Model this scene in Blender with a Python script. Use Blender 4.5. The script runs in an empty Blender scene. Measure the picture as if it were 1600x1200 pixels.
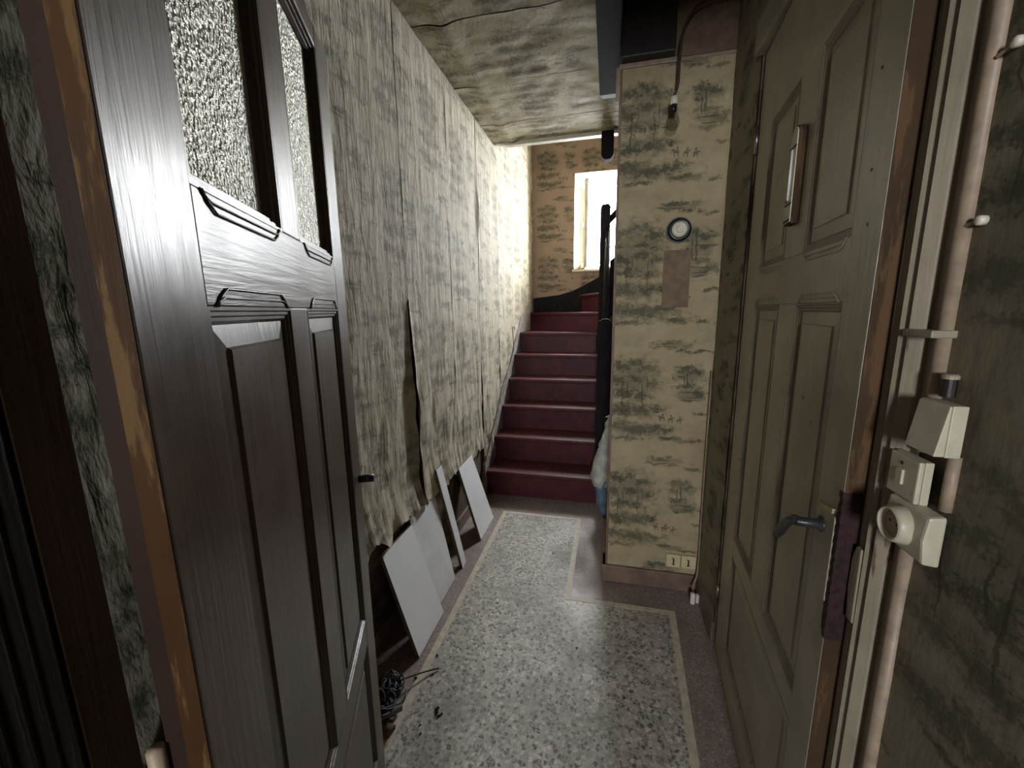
import bpy, bmesh, math, random
from mathutils import Vector, Matrix, noise
random.seed(7)
S = bpy.context.scene
COL = S.collection

# ------------------------------------------------------------------ camera
cam = bpy.data.cameras.new('camera'); camo = bpy.data.objects.new('camera', cam); COL.objects.link(camo)
YAW, PIT, ROL = 0.2334, 0.1804, 0.0140
cy, sy, cp, sp = math.cos(YAW), math.sin(YAW), math.cos(PIT), math.sin(PIT)
fw = Vector((-sy*cp, cy*cp, -sp)); rt = Vector((cy, sy, 0)); dn = fw.cross(rt)
r2 = rt*math.cos(ROL) + dn*math.sin(ROL); d2 = dn*math.cos(ROL) - rt*math.sin(ROL)
camo.matrix_world = Matrix(((r2.x, -d2.x, -fw.x, 0), (r2.y, -d2.y, -fw.y, 0), (r2.z, -d2.z, -fw.z, 1.5), (0, 0, 0, 1)))
cam.sensor_width = 36; cam.lens = 635/1600*36; cam.clip_start = 0.01
S.camera = camo

# ------------------------------------------------------------------ light
S.view_settings.view_transform = 'Standard'; S.view_settings.look = 'None'
S.view_settings.gamma = 1; S.view_settings.exposure = 1.1; S.view_settings.use_curve_mapping = False
SKY = 60.0
w = bpy.data.worlds.new('sky'); S.world = w; w.use_nodes = True
bg = w.node_tree.nodes['Background']; bg.inputs[0].default_value = (0.94, 0.97, 1.0, 1); bg.inputs[1].default_value = SKY
def portal(name, loc, rot, sx, sy_):
    l = bpy.data.lights.new(name, 'AREA'); l.shape = 'RECTANGLE'; l.size = sx; l.size_y = sy_
    l.cycles.is_portal = True
    o = bpy.data.objects.new(name, l); COL.objects.link(o); o.location = loc; o.rotation_euler = rot
portal('window_portal', (0.0, 5.62, 2.52), (math.radians(-90), 0, 0), 0.74, 1.1)       # the stair window
portal('rear_fill_portal', (0.10, -2.62, 1.75), (math.radians(90), 0, 0), 0.36, 0.6)         # unseen opening behind the camera, added as fill light
S.cycles.max_bounces = 14; S.cycles.diffuse_bounces = 9; S.cycles.glossy_bounces = 5; S.cycles.transmission_bounces = 8
S.cycles.sample_clamp_indirect = 6.0; S.cycles.caustics_reflective = False; S.cycles.caustics_refractive = False
S.cycles.use_denoising = True

# ------------------------------------------------------------------ helpers
def link(o, parent=None):
    COL.objects.link(o)
    if parent is not None: o.parent = parent
    return o
def tag(o, label=None, cat=None, group=None, kind=None):
    if label: o['label'] = label
    if cat: o['category'] = cat
    if group: o['group'] = group
    if kind: o['kind'] = kind
    return o
def empty(name, loc=(0, 0, 0), rz=0, parent=None):
    o = bpy.data.objects.new(name, None); o.empty_display_size = 0.05
    o.location = loc; o.rotation_euler = (0, 0, rz); return link(o, parent)
class MB:
    def __init__(s): s.v = []; s.f = []; s.uv = None
    def box(s, a, b):
        x0, y0, z0 = [min(p, q) for p, q in zip(a, b)]; x1, y1, z1 = [max(p, q) for p, q in zip(a, b)]
        n = len(s.v)
        s.v += [(x0,y0,z0),(x1,y0,z0),(x1,y1,z0),(x0,y1,z0),(x0,y0,z1),(x1,y0,z1),(x1,y1,z1),(x0,y1,z1)]
        s.f += [tuple(n+i for i in q) for q in ((0,3,2,1),(4,5,6,7),(0,1,5,4),(1,2,6,5),(2,3,7,6),(3,0,4,7))]
        return s
    def prism(s, pts, vec):                       # closed polygon pts (3-D) swept along vec
        n = len(s.v); k = len(pts); vec = Vector(vec)
        s.v += [tuple(p) for p in pts] + [tuple(Vector(p)+vec) for p in pts]
        s.f.append(tuple(n+i for i in reversed(range(k)))); s.f.append(tuple(n+k+i for i in range(k)))
        s.f += [(n+i, n+(i+1) % k, n+k+(i+1) % k, n+k+i) for i in range(k)]
        return s
    def tube(s, pts, r, seg=8, closed=False):
        pts = [Vector(p) for p in pts]; n0 = len(s.v); k = len(pts)
        rr = r if isinstance(r, (list, tuple)) else [r]*k
        up = Vector((0, 0, 1)); prev = None
        for i, p in enumerate(pts):
            a = pts[max(i-1, 0)]; b = pts[min(i+1, k-1)]; t = (b-a)
            t = t.normalized() if t.length > 1e-9 else Vector((0, 0, 1))
            if prev is None:
                h = Vector((1, 0, 0)) if abs(t.z) > .9 else up
                u = t.cross(h).normalized()
            else:
                u = (prev - t*prev.dot(t)); u = u.normalized() if u.length > 1e-6 else t.orthogonal().normalized()
            prev = u; v = t.cross(u)
            for j in range(seg):
                an = 2*math.pi*j/seg
                s.v.append(tuple(p + (u*math.cos(an) + v*math.sin(an))*rr[i]))
        for i in range(k-1):
            for j in range(seg):
                s.f.append((n0+i*seg+j, n0+i*seg+(j+1) % seg, n0+(i+1)*seg+(j+1) % seg, n0+(i+1)*seg+j))
        s.f.append(tuple(n0+j for j in reversed(range(seg)))); s.f.append(tuple(n0+(k-1)*seg+j for j in range(seg)))
        return s
    def lathe(s, prof, axis_o, axis='z', seg=24):  # prof: (r, h)
        n0 = len(s.v); k = len(prof); o = Vector(axis_o)
        for r, h in prof:
            for j in range(seg):
                a = 2*math.pi*j/seg; c, d = r*math.cos(a), r*math.sin(a)
                q = {'z': (c, d, h), 'y': (c, h, d), 'x': (h, c, d)}[axis]
                s.v.append(tuple(o+Vector(q)))
        for i in range(k-1):
            for j in range(seg):
                s.f.append((n0+i*seg+j, n0+i*seg+(j+1) % seg, n0+(i+1)*seg+(j+1) % seg, n0+(i+1)*seg+j))
        s.f.append(tuple(n0+j for j in reversed(range(seg)))); s.f.append(tuple(n0+(k-1)*seg+j for j in range(seg)))
        return s
    def ring(s, s0, s1, z0, z1, prof):            # mitred picture-frame moulding in local (s, n, z); prof = (inset, n)
        n0 = len(s.v); k = len(prof)
        for d, n in prof:
            s.v += [(s0+d, n, z0+d), (s1-d, n, z0+d), (s1-d, n, z1-d), (s0+d, n, z1-d)]
        for i in range(k-1):
            for j in range(4):
                s.f.append((n0+i*4+j, n0+i*4+(j+1) % 4, n0+(i+1)*4+(j+1) % 4, n0+(i+1)*4+j))
        return s
    def build(s, name, mat, parent=None, bevel=0, smooth=False, seg=2, kind=None, sub=0):
        me = bpy.data.meshes.new(name); me.from_pydata(s.v, [], s.f); me.update()
        bm = bmesh.new(); bm.from_mesh(me); bmesh.ops.recalc_face_normals(bm, faces=bm.faces)
        if bevel:
            es = [e for e in bm.edges if len(e.link_faces) == 2 and e.calc_face_angle(0) > .5]
            bmesh.ops.bevel(bm, geom=es, offset=bevel, segments=seg, affect='EDGES', profile=.6, clamp_overlap=True)
        bm.to_mesh(me); bm.free()
        if s.uv:
            L = me.uv_layers.new(name='UVMap')
            for lp in me.loops: L.data[lp.index].uv = s.uv[lp.vertex_index]
        if smooth:
            for p in me.polygons: p.use_smooth = True
        me.materials.append(mat)
        o = bpy.data.objects.new(name, me); link(o, parent)
        if sub:
            m = o.modifiers.new('sub', 'SUBSURF'); m.levels = sub; m.render_levels = sub
        if kind: o['kind'] = kind
        return o
def struct(name, mb, mat, **k):
    return mb.build(name, mat, None, kind='structure', **k)
def box(a, b): return MB().box(a, b)
def nz(x, y=0., z=0.): return noise.noise(Vector((x, y, z)))

# ------------------------------------------------------------------ materials
class NT:
    def __init__(s, tree): s.t = tree
    def n(s, typ, ins=None, **kw):
        nd = s.t.nodes.new(typ)
        for k, v in kw.items(): setattr(nd, k, v)
        for k, v in (ins or {}).items():
            if isinstance(v, bpy.types.NodeSocket): s.t.links.new(v, nd.inputs[k])
            else: nd.inputs[k].default_value = v
        return nd
    def math(s, op, a, b=0.0, c=None, clamp=False):
        ins = {0: a, 1: b}
        if c is not None: ins[2] = c
        return s.n('ShaderNodeMath', ins, operation=op, use_clamp=clamp).outputs[0]
    def noise(s, vec, scale, detail=3, rough=.55, dist=0):
        return s.n('ShaderNodeTexNoise', {'Vector': vec, 'Scale': scale, 'Detail': detail, 'Roughness': rough, 'Distortion': dist}).outputs['Fac']
    def ramp(s, fac, a, b, va=0., vb=1.):
        return s.n('ShaderNodeMapRange', {0: fac, 1: a, 2: b, 3: va, 4: vb}, interpolation_type='SMOOTHSTEP').outputs[0]
    def mix(s, fac, a, b, blend='MIX'):
        nd = s.n('ShaderNodeMix', data_type='RGBA', blend_type=blend)
        for i, v in ((0, fac), (6, a), (7, b)):
            if isinstance(v, bpy.types.NodeSocket): s.t.links.new(v, nd.inputs[i])
            else: nd.inputs[i].default_value = (tuple(v)+(1,))[:4] if isinstance(v, tuple) else v
        return nd.outputs[2]
    def vmul(s, vec, m):
        return s.n('ShaderNodeVectorMath', {0: vec, 1: m}, operation='MULTIPLY').outputs[0]
def newmat(name):
    m = bpy.data.materials.new(name); m.use_nodes = True; t = NT(m.node_tree)
    return m, t, m.node_tree.nodes['Principled BSDF']
def bump(t, bsdf, h, strength=.3, dist=.01):
    b = t.n('ShaderNodeBump', {'Strength': strength, 'Distance': dist, 'Height': h})
    t.t.links.new(b.outputs[0], bsdf.inputs['Normal'])
def simple(name, col, rough=.5, var=.25, scale=12, bumpy=.0, bscale=60, metal=0, stretch=(1, 1, 1), spec=.5, coat=0):
    m, t, b = newmat(name)
    tc = t.n('ShaderNodeTexCoord').outputs['Object']; v = t.vmul(tc, stretch)
    nf = t.noise(v, scale, 5, .6)
    lo = tuple(c*(1-var) for c in col); hi = tuple(min(1, c*(1+var)) for c in col)
    c = t.mix(t.ramp(nf, .3, .7), lo, hi)
    t.t.links.new(c, b.inputs['Base Color']); b.inputs['Roughness'].default_value = rough; b.inputs['Metallic'].default_value = metal
    b.inputs['Specular IOR Level'].default_value = spec; b.inputs['Coat Weight'].default_value = coat
    if bumpy: bump(t, b, t.noise(v, bscale, 4, .6), bumpy, .004)
    return m

# ---- scenic wallpaper: landscape motif repeated every 0.53 x 0.60 m
def toile_group():
    g = bpy.data.node_groups.new('landscape_print', 'ShaderNodeTree')
    g.interface.new_socket('UV', in_out='INPUT', socket_type='NodeSocketVector')
    g.interface.new_socket('Foliage', in_out='OUTPUT', socket_type='NodeSocketFloat')
    g.interface.new_socket('Wash', in_out='OUTPUT', socket_type='NodeSocketFloat')
    g.interface.new_socket('Ink', in_out='OUTPUT', socket_type='NodeSocketFloat')
    g.interface.new_socket('Leaf', in_out='OUTPUT', socket_type='NodeSocketFloat')
    t = NT(g); gi = t.n('NodeGroupInput').outputs[0]; go = t.n('NodeGroupOutput')
    n1 = t.n('ShaderNodeTexNoise', {'Vector': gi, 'Scale': 16., 'Detail': 4., 'Roughness': .6}).outputs['Color']
    off = t.n('ShaderNodeVectorMath', {0: n1, 1: (.5, .5, .5)}, operation='SUBTRACT').outputs[0]
    off = t.vmul(off, (.10, .06, 0))
    wrap = t.n('ShaderNodeVectorMath', {0: gi, 1: (.53, .60, 1), 2: (0, 0, 0)}, operation='WRAP').outputs[0]
    flat = t.vmul(wrap, (1, 1, 0))
    p = t.n('ShaderNodeVectorMath', {0: flat, 1: off}, operation='ADD').outputs[0]
    offs = t.vmul(off, (.34, .25, 0)); ps = t.n('ShaderNodeVectorMath', {0: flat, 1: offs}, operation='ADD').outputs[0]
    V0 = .17
    def field(src, ells):
        acc = None
        for u, v, ru, rv in ells:
            q = t.n('ShaderNodeVectorMath', {0: src, 1: (1/ru, 1/rv, 0), 2: (-u/ru, -(v+V0)/rv, 0)}, operation='MULTIPLY_ADD').outputs[0]
            l = t.n('ShaderNodeVectorMath', {0: q}, operation='LENGTH').outputs['Value']
            acc = l if acc is None else t.math('MINIMUM', acc, l)
        return acc
    fol = [(.06,.26,.065,.030),(.13,.285,.055,.024),(.20,.25,.06,.030),(.05,.18,.05,.032),(.14,.20,.06,.026),(.23,.175,.055,.022),
           (.09,.12,.075,.028),(.18,.11,.05,.022),(.07,.03,.085,.040),(.17,.035,.07,.032),(.245,.045,.04,.022),
           (.06,-.05,.085,.034),(.16,-.07,.11,.032),(.26,-.055,.075,.022),(.31,-.105,.06,.011),(.10,-.12,.10,.014),
           (.37,.255,.055,.026),(.42,.235,.04,.020),(.345,.215,.03,.014),(.385,.165,.065,.018),(.445,.125,.045,.028),(.40,.095,.055,.010),
           (.29,.385,.085,.011),(.24,.362,.05,.009),(.34,.345,.055,.009),(.44,.335,.06,.012),(.46,.03,.04,.010),(.44,-.12,.05,.012)]
    ink = [(.075,.11,.0030,.09),(.100,.15,.0026,.05),(.175,.11,.0030,.08),(.195,.18,.0026,.04),(.385,.20,.004,.05),(.37,.19,.003,.04),
           (.275,.002,.014,.007),(.28,.016,.0045,.010),(.264,.010,.007,.004),(.285,-.010,.003,.010),(.268,-.010,.003,.010),
           (.318,-.003,.014,.007),(.322,.012,.0045,.010),(.334,.004,.007,.004),(.326,-.014,.003,.010),(.310,-.014,.003,.010),
           (.358,-.008,.013,.006),(.360,.005,.0045,.009),(.372,-.002,.007,.004),(.365,-.018,.003,.009),(.351,-.018,.003,.009),
           (.25,.03,.012,.006),(.253,.042,.004,.009),(.28,.375,.06,.0028),(.30,.36,.035,.0025),(.40,.135,.05,.003),(.41,.11,.04,.003)]
    f = field(p, fol); i = field(ps, ink)
    leaf = t.math('ADD', t.math('MULTIPLY', t.noise(gi, 42, 5, .7), .62), t.math('MULTIPLY', t.noise(t.vmul(gi, (1, 1.5, 1)), 105, 3, .6), .38)); leaf2 = t.noise(gi, 210, 2, .5)
    dens = t.math('ADD', t.math('MULTIPLY', t.math('SUBTRACT', 1.30, f), .9), t.math('MULTIPLY', t.math('SUBTRACT', leaf, .515), 4.6))
    fo = t.ramp(dens, .12, .85)
    big = t.noise(gi, 26, 4, .6)
    fb = field(p, [(.13,.20,.15,.125),(.15,.04,.15,.055),(.17,-.07,.18,.05),(.40,.225,.085,.050),(.41,.125,.085,.040),(.31,.37,.10,.022),(.33,-.11,.10,.02)])
    wash = t.ramp(t.math('ADD', t.math('SUBTRACT', 1.15, fb), t.math('MULTIPLY', t.math('SUBTRACT', big, .5), 2.6)), .0, .75)
    fade = t.ramp(t.noise(gi, 3.2, 2), .25, .6, .55, 1)
    t.t.links.new(t.math('MULTIPLY', fo, fade), go.inputs[0]); t.t.links.new(t.math('MULTIPLY', wash, fade), go.inputs[1])
    t.t.links.new(t.math('MULTIPLY', t.ramp(i, 1.15, .7), .9), go.inputs[2]); t.t.links.new(leaf2, go.inputs[3])
    return g
TOILE = toile_group()
def paper_mat(name, base, wash, print_=1.0, wr=.35, vert=1.0, mottle=.12):
    m, t, b = newmat(name)
    uv = t.n('ShaderNodeTexCoord').outputs['UV']
    g = t.n('ShaderNodeGroup'); g.node_tree = TOILE; t.t.links.new(uv, g.inputs[0])
    stain = t.noise(uv, 2.3, 5, .6); mott = t.noise(uv, 11, 4, .6); soft = t.noise(t.vmul(uv, (1, 2.4, 1)), 5.0, 4, .6)
    c = t.mix(t.ramp(stain, .35, .7), base, wash)
    c = t.mix(t.ramp(mott, .35, .75, 0, .28), c, tuple(x*.72 for x in base))
    c = t.mix(t.ramp(soft, .48, .72, 0, .38*print_), c, (.20, .21, .16))                   # misty distance washes
    lf = t.math('ADD', t.math('MULTIPLY', t.noise(uv, 30, 6, .72, .5), .7), t.math('MULTIPLY', t.noise(uv, 6, 3, .55), .3))
    c = t.mix(t.ramp(lf, .48, .62, 0, mottle), c, (.15, .155, .115))
    c = t.mix(t.math('MULTIPLY', g.outputs[1], .68*print_), c, (.140, .135, .090))
    green = t.mix(g.outputs[3], (.032, .038, .024), (.095, .095, .060))
    c = t.mix(t.math('MULTIPLY', g.outputs[0], .80*print_), c, green)
    c = t.mix(t.math('MULTIPLY', g.outputs[2], .75*print_), c, (.055, .052, .036))
    t.t.links.new(c, b.inputs['Base Color']); b.inputs['Roughness'].default_value = .8; b.inputs['Specular IOR Level'].default_value = .18
    w1 = t.noise(t.vmul(uv, (26*vert, 5, 1)), 1.0, 4, .6, .6); w2 = t.noise(t.vmul(uv, (70, 22, 1)), 1.0, 3, .6)
    bump(t, b, t.math('ADD', w1, t.math('MULTIPLY', w2, .35)), wr, .02)
    return m
M = {}
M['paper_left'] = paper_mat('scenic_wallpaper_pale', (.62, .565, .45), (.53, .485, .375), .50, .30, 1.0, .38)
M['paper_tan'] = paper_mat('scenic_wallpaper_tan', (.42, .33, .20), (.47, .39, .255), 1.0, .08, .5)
M['paper_far'] = paper_mat('scenic_wallpaper_backlit', (.36, .27, .19), (.33, .24, .165), .9, .15, .6)  # same paper, base browned to imitate the backlit far wall
M['paper_near'] = paper_mat('scenic_wallpaper_near_shade', (.27, .235, .165), (.21, .18, .125), 1.0, .07, .6)  # same paper, shade of the near right wall put into its colour
M['paper_ceiling'] = paper_mat('scenic_wallpaper_ceiling', (.48, .43, .30), (.40, .355, .245), .72, .24, .3, .4)
M['paper_gap'] = paper_mat('scenic_wallpaper_gap_shade', (.34, .32, .235), (.27, .25, .18), 1.0, .35, .5)  # same paper darkened: painted shade for the strip behind the door
M['plaster'] = simple('brown_plaster', (.11, .075, .05), .9, .5, 9, .6, 40)
M['shell'] = simple('grey_plaster', (.25, .22, .18), .9, .2, 4)
M['white_wall'] = simple('window_reveal_paint', (.75, .70, .55), .6, .12, 9)
M['baseboard'] = simple('pink_tile_skirting', (.19, .125, .09), .55, .25, 8, .1, 60)
def door_paint(name, col, rough, wear, wearcol, br, coat=0., ax=(60, 60, 3), spec=.5):
    m, t, b = newmat(name)
    tc = t.n('ShaderNodeTexCoord').outputs['Object']
    gr = t.noise(t.vmul(tc, ax), 1.0, 5, .65, .4); bl = t.noise(tc, 5, 4, .6); sc = t.noise(t.vmul(tc, (30, 30, 4)), 1.0, 6, .7)
    c = t.mix(t.ramp(bl, .3, .7), tuple(x*.8 for x in col), tuple(x*1.2 for x in col))
    c = t.mix(t.ramp(sc, wear, wear+.07), c, wearcol)
    t.t.links.new(c, b.inputs['Base Color'])
    t.t.links.new(t.ramp(bl, .2, .8, rough-.05, rough+.1), b.inputs['Roughness'])
    b.inputs['Coat Weight'].default_value = coat; b.inputs['Coat Roughness'].default_value = .2; b.inputs['Specular IOR Level'].default_value = spec
    bump(t, b, gr, br, .004); return m
M['brown_door'] = door_paint('brown_gloss_paint', (.060, .041, .031), .32, .84, (.09, .055, .035), .26, spec=.30)
M['brown_rail'] = door_paint('brown_gloss_paint_rail', (.060, .041, .031), .32, .86, (.09, .055, .035), .26, spec=.30, ax=(4, 60, 60))
M['bare_wood'] = door_paint('worn_varnish', (.042, .019, .006), .6, .50, (.10, .055, .020), .6, spec=.12)
M['jamb_wood'] = door_paint('dark_jamb_paint', (.022, .012, .008), .6, .80, (.03, .018, .012), .2, spec=.12)
M['black_wood'] = simple('black_brown_wood', (.012, .009, .008), .5, .4, 10, .2, 50, stretch=(6, 6, 1))
M['dark_red'] = simple('dark_red_cloth', (.06, .006, .012), .8, .3, 8)
M['grey_door'] = door_paint('dirty_grey_paint', (.34, .305, .23), .31, .72, (.14, .105, .07), .30)
M['grime'] = door_paint('grimy_grey_paint', (.20, .165, .115), .45, .58, (.11, .07, .045), .3)
M['grey_frame'] = door_paint('chipped_frame_paint', (.25, .215, .155), .5, .60, (.11, .07, .045), .4)
M['raw_edge'] = door_paint('raw_door_edge', (.055, .033, .018), .7, .5, (.10, .058, .028), .5, spec=.12)
M['torn_edge'] = simple('torn_red_brown_wood', (.022, .006, .006), .85, .7, 60, .8, 90)
M['dark_stain'] = simple('dark_stair_stain', (.014, .012, .013), .85, .3, 9, .15, 40, stretch=(5, 5, 1), spec=.15)
M['brown_patch'] = simple('bare_brown_paper', (.19, .13, .085), .8, .18, 20)
M['stringer'] = simple('grey_stringer_paint', (.33, .31, .30), .5, .3, 14, .15, 60)
M['board'] = simple('white_melamine', (.92, .93, .96), .3, .02, 6)
M['board_dull'] = simple('white_melamine_scuffed', (.80, .81, .83), .45, .07, 9)
M['chip'] = simple('chipboard_edge', (.20, .15, .11), .8, .35, 140)
M['black'] = simple('black_bakelite', (.014, .013, .014), .3, .3, 30)
M['rubber'] = simple('black_cord', (.020, .020, .022), .55, .4, 60)
M['ivory'] = simple('ivory_plastic', (.62, .53, .32), .4, .08, 20)
M['cream'] = simple('aged_cream_plastic', (.50, .46, .35), .42, .10, 25)
M['cream_side'] = M['cream']
M['white'] = simple('white_plastic', (.72, .71, .66), .4, .06, 20)
M['bulbwhite'] = simple('white_porcelain', (.66, .62, .50), .35, .06, 20)
M['steel'] = simple('worn_steel', (.30, .27, .22), .35, .3, 40, .1, 90, metal=.9)
M['darksteel'] = simple('black_iron_handle', (.030, .032, .036), .35, .5, 30, .2, 90, metal=.3)
M['brass'] = simple('brass_edge', (.55, .47, .27), .35, .2, 40, metal=.6)
M['brown_wire'] = simple('brown_cable', (.05, .032, .018), .6, .3, 60)
M['conduit'] = simple('painted_conduit', (.31, .235, .17), .5, .2, 30, .1, 60)
M['trimwhite'] = simple('pale_batten', (.62, .60, .50), .5, .1, 25)
M['twig'] = simple('brown_twig', (.06, .035, .028), .8, .3, 60)
M['blockwood'] = simple('orange_wood_block', (.13, .07, .03), .7, .3, 30)
M['mop'] = simple('tangled_black_fibre', (.030, .030, .032), .6, .5, 80)
M['greyplastic'] = simple('grey_plastic', (.22, .22, .23), .45, .2, 30)
M['bluebag'] = simple('blue_bag_film', (.12, .20, .27), .4, .3, 18, .3, 40)
def bag_mat():
    m, t, b = newmat('white_bag_film'); tc = t.n('ShaderNodeTexCoord').outputs['Object']
    c = t.mix(t.ramp(t.noise(tc, 14, 4), .35, .7), (.40, .44, .40), (.66, .66, .58))
    t.t.links.new(c, b.inputs['Base Color']); b.inputs['Roughness'].default_value = .35
    bump(t, b, t.noise(tc, 35, 4, .6, .8), .6, .01); return m
M['bag'] = bag_mat()
def terrazzo(name, chips, matrix, dirt, scale):
    m, t, b = newmat(name); tc = t.n('ShaderNodeTexCoord').outputs['Object']
    wv = t.n('ShaderNodeTexNoise', {'Vector': tc, 'Scale': 60., 'Detail': 2.}).outputs['Color']
    v = t.n('ShaderNodeVectorMath', {0: wv, 1: (.012, .012, 0), 2: tc}, operation='MULTIPLY_ADD').outputs[0]
    vo = t.n('ShaderNodeTexVoronoi', {'Vector': v, 'Scale': scale}); ve = t.n('ShaderNodeTexVoronoi', {'Vector': v, 'Scale': scale}, feature='DISTANCE_TO_EDGE')
    r = t.n('ShaderNodeValToRGB', {0: t.n('ShaderNodeSeparateColor', {0: vo.outputs['Color']}).outputs[0]}).outputs
    el = r[0].node.color_ramp.elements; r[0].node.color_ramp.interpolation = 'CONSTANT'
    el[0].position = 0; el[0].color = (*chips[0], 1); el[1].position = 1/len(chips); el[1].color = (*chips[1], 1)
    for k in range(2, len(chips)):
        e = el.new(k/len(chips)); e.color = (*chips[k], 1)
    c = t.mix(t.ramp(ve.outputs['Distance'], .04, .12), matrix, r[0])
    sm = t.n('ShaderNodeTexVoronoi', {'Vector': tc, 'Scale': scale*2.7}).outputs['Color']
    c = t.mix(.30, c, t.mix(t.n('ShaderNodeSeparateColor', {0: sm}).outputs[1], (.10, .095, .085), (.55, .53, .48)))
    d = t.noise(tc, 3, 5, .6)
    c = t.mix(t.ramp(d, .42, .72, 0, .55), c, dirt)
    t.t.links.new(c, b.inputs['Base Color']); t.t.links.new(t.ramp(d, .3, .7, .38, .6), b.inputs['Roughness'])
    bump(t, b, vo.outputs['Distance'], .06, .004); return m
M['terrazzo'] = terrazzo('grey_terrazzo', [(.04,.04,.04),(.20,.19,.165),(.52,.50,.43),(.34,.32,.28),(.68,.65,.57),(.42,.385,.32),(.09,.086,.08),(.55,.53,.46),(.28,.265,.225)], (.42, .40, .345), (.20, .19, .165), 68)
M['terrazzo_red'] = terrazzo('maroon_terrazzo', [(.17,.105,.10),(.22,.15,.14),(.26,.19,.18),(.14,.085,.08),(.32,.26,.25)], (.19, .125, .115), (.13, .085, .07), 120)
M['inlay'] = simple('cream_border_inlay', (.50, .45, .36), .5, .18, 30)
M['soil'] = simple('black_crumbs', (.02, .018, .016), .9, .4, 60)
def red_mat():
    m, t, b = newmat('dark_red_stair_paint'); tc = t.n('ShaderNodeTexCoord').outputs['Object']
    n = t.noise(tc, 9, 5, .65)
    c = t.mix(t.ramp(n, .3, .7), (.058, .012, .018), (.092, .019, .025))
    c = t.mix(t.ramp(t.noise(tc, 40, 5, .7), .70, .8, 0, .5), c, (.26, .14, .12))
    t.t.links.new(c, b.inputs['Base Color']); b.inputs['Roughness'].default_value = .48; b.inputs['Specular IOR Level'].default_value = .3; bump(t, b, n, .15, .01); return m
M['red'] = red_mat()
def glass_mat():
    m, t, b = newmat('hammered_glass'); tc = t.n('ShaderNodeTexCoord').outputs['Object']
    vo = t.n('ShaderNodeTexVoronoi', {'Vector': tc, 'Scale': 185.}, feature='SMOOTH_F1').outputs['Distance']
    n2 = t.noise(tc, 260, 2, .5)
    bu = t.n('ShaderNodeBump', {'Strength': 1.0, 'Distance': .007, 'Height': t.math('ADD', vo, t.math('MULTIPLY', n2, .6))}).outputs[0]
    gl = t.n('ShaderNodeBsdfGlass', {'Color': (.93, .95, .90, 1), 'Roughness': .3, 'IOR': 1.35, 'Normal': bu}).outputs[0]
    tr = t.n('ShaderNodeBsdfTranslucent', {'Color': t.mix(t.ramp(vo, .15, .55), (.95, .95, .88), (.25, .26, .22)), 'Normal': bu}).outputs[0]
    mx = t.n('ShaderNodeMixShader', {0: .35, 1: gl, 2: tr}).outputs[0]
    df = t.n('ShaderNodeBsdfDiffuse', {'Color': t.mix(t.ramp(vo, .15, .55), (.95, .93, .82), (.36, .35, .30)), 'Normal': bu}).outputs[0]  # light and dark cells painted in to imitate the pane's sparkle
    mx = t.n('ShaderNodeMixShader', {0: .6, 1: mx, 2: df}).outputs[0]
    g2 = t.n('ShaderNodeBsdfGlossy', {'Color': (1, .98, .90, 1), 'Roughness': .30, 'Normal': bu}).outputs[0]
    mx = t.n('ShaderNodeMixShader', {0: .42, 1: mx, 2: g2}).outputs[0]
    t.t.links.new(mx, m.node_tree.nodes['Material Output'].inputs[0]); m.node_tree.nodes.remove(b); return m
M['glass'] = glass_mat()
def pane_mat():
    m, t, b = newmat('window_pane'); fr = t.n('ShaderNodeFresnel', {'IOR': 1.45}).outputs[0]
    mx = t.n('ShaderNodeMixShader', {0: fr, 1: t.n('ShaderNodeBsdfTransparent', {0: (.96, .97, .96, 1)}).outputs[0], 2: t.n('ShaderNodeBsdfGlossy', {'Roughness': .02}).outputs[0]}).outputs[0]
    t.t.links.new(mx, m.node_tree.nodes['Material Output'].inputs[0]); m.node_tree.nodes.remove(b); return m
M['pane'] = pane_mat()

# ------------------------------------------------------------------ sheet: a papered surface with its own relief
def sheet(name, mat, parent, P, U, V, u0, u1, v0, v1, nrm, disp=None, du=.02, dv=.02, th=.0, uvo=(0, 0), edge=None):
    """grid over u in [u0,u1], v in [v0,v1]; point = P + U*u + V*v + nrm*disp(u,v)"""
    P, U, V, N = Vector(P), Vector(U), Vector(V), Vector(nrm); mb = MB(); mb.uv = []
    nu = max(1, round((u1-u0)/du)); nv = max(1, round((v1-v0)/dv))
    for j in range(nv+1):
        for i in range(nu+1):
            u = u0+(u1-u0)*i/nu; v = v0+(v1-v0)*j/nv
            if edge: u, v = edge(u, v, i/nu, j/nv)
            mb.v.append(tuple(P+U*u+V*v+N*(disp(u, v, i/nu, j/nv) if disp else 0))); mb.uv.append((u+uvo[0], v+uvo[1]))
    for j in range(nv):
        for i in range(nu):
            a = j*(nu+1)+i; mb.f.append((a, a+1, a+nu+2, a+nu+1))
    return mb.build(name, mat, parent, smooth=True)

# ================================================================== SETTING
XL, XR, YF, ZC = -.97, .50, 5.25, 2.84
# floor: maroon terrazzo slab with inlaid field and border strips
floor = struct('floor', box((-1.2, -2.8, -.1), (1.6, 5.4, 0)), M['terrazzo_red'])
def poly(name, pts, z0, z1, mat, parent): return MB().prism([(x, y, z0) for x, y in pts], (0, 0, z1-z0)).build(name, mat, parent)
poly('terrazzo_field', [(-.705,-.6),(.24,-.6),(.34,1.905),(-.185,1.905),(-.185,2.735),(-.705,2.735)], -.02, .0015, M['terrazzo'], floor)
for a, b in (((-.735,-.6),(-.705,2.765)), ((-.705,2.735),(-.155,2.765)), ((-.185,1.905),(-.155,2.735)), ((-.155,1.905),(.362,1.935))):
    box((a[0], a[1], -.02), (b[0], b[1], .003)).build('border_strip', M['inlay'], floor)
poly('border_strip', [(.235,-.6),(.265,-.6),(.362,1.905),(.332,1.905)], -.02, .003, M['inlay'], floor)

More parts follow.
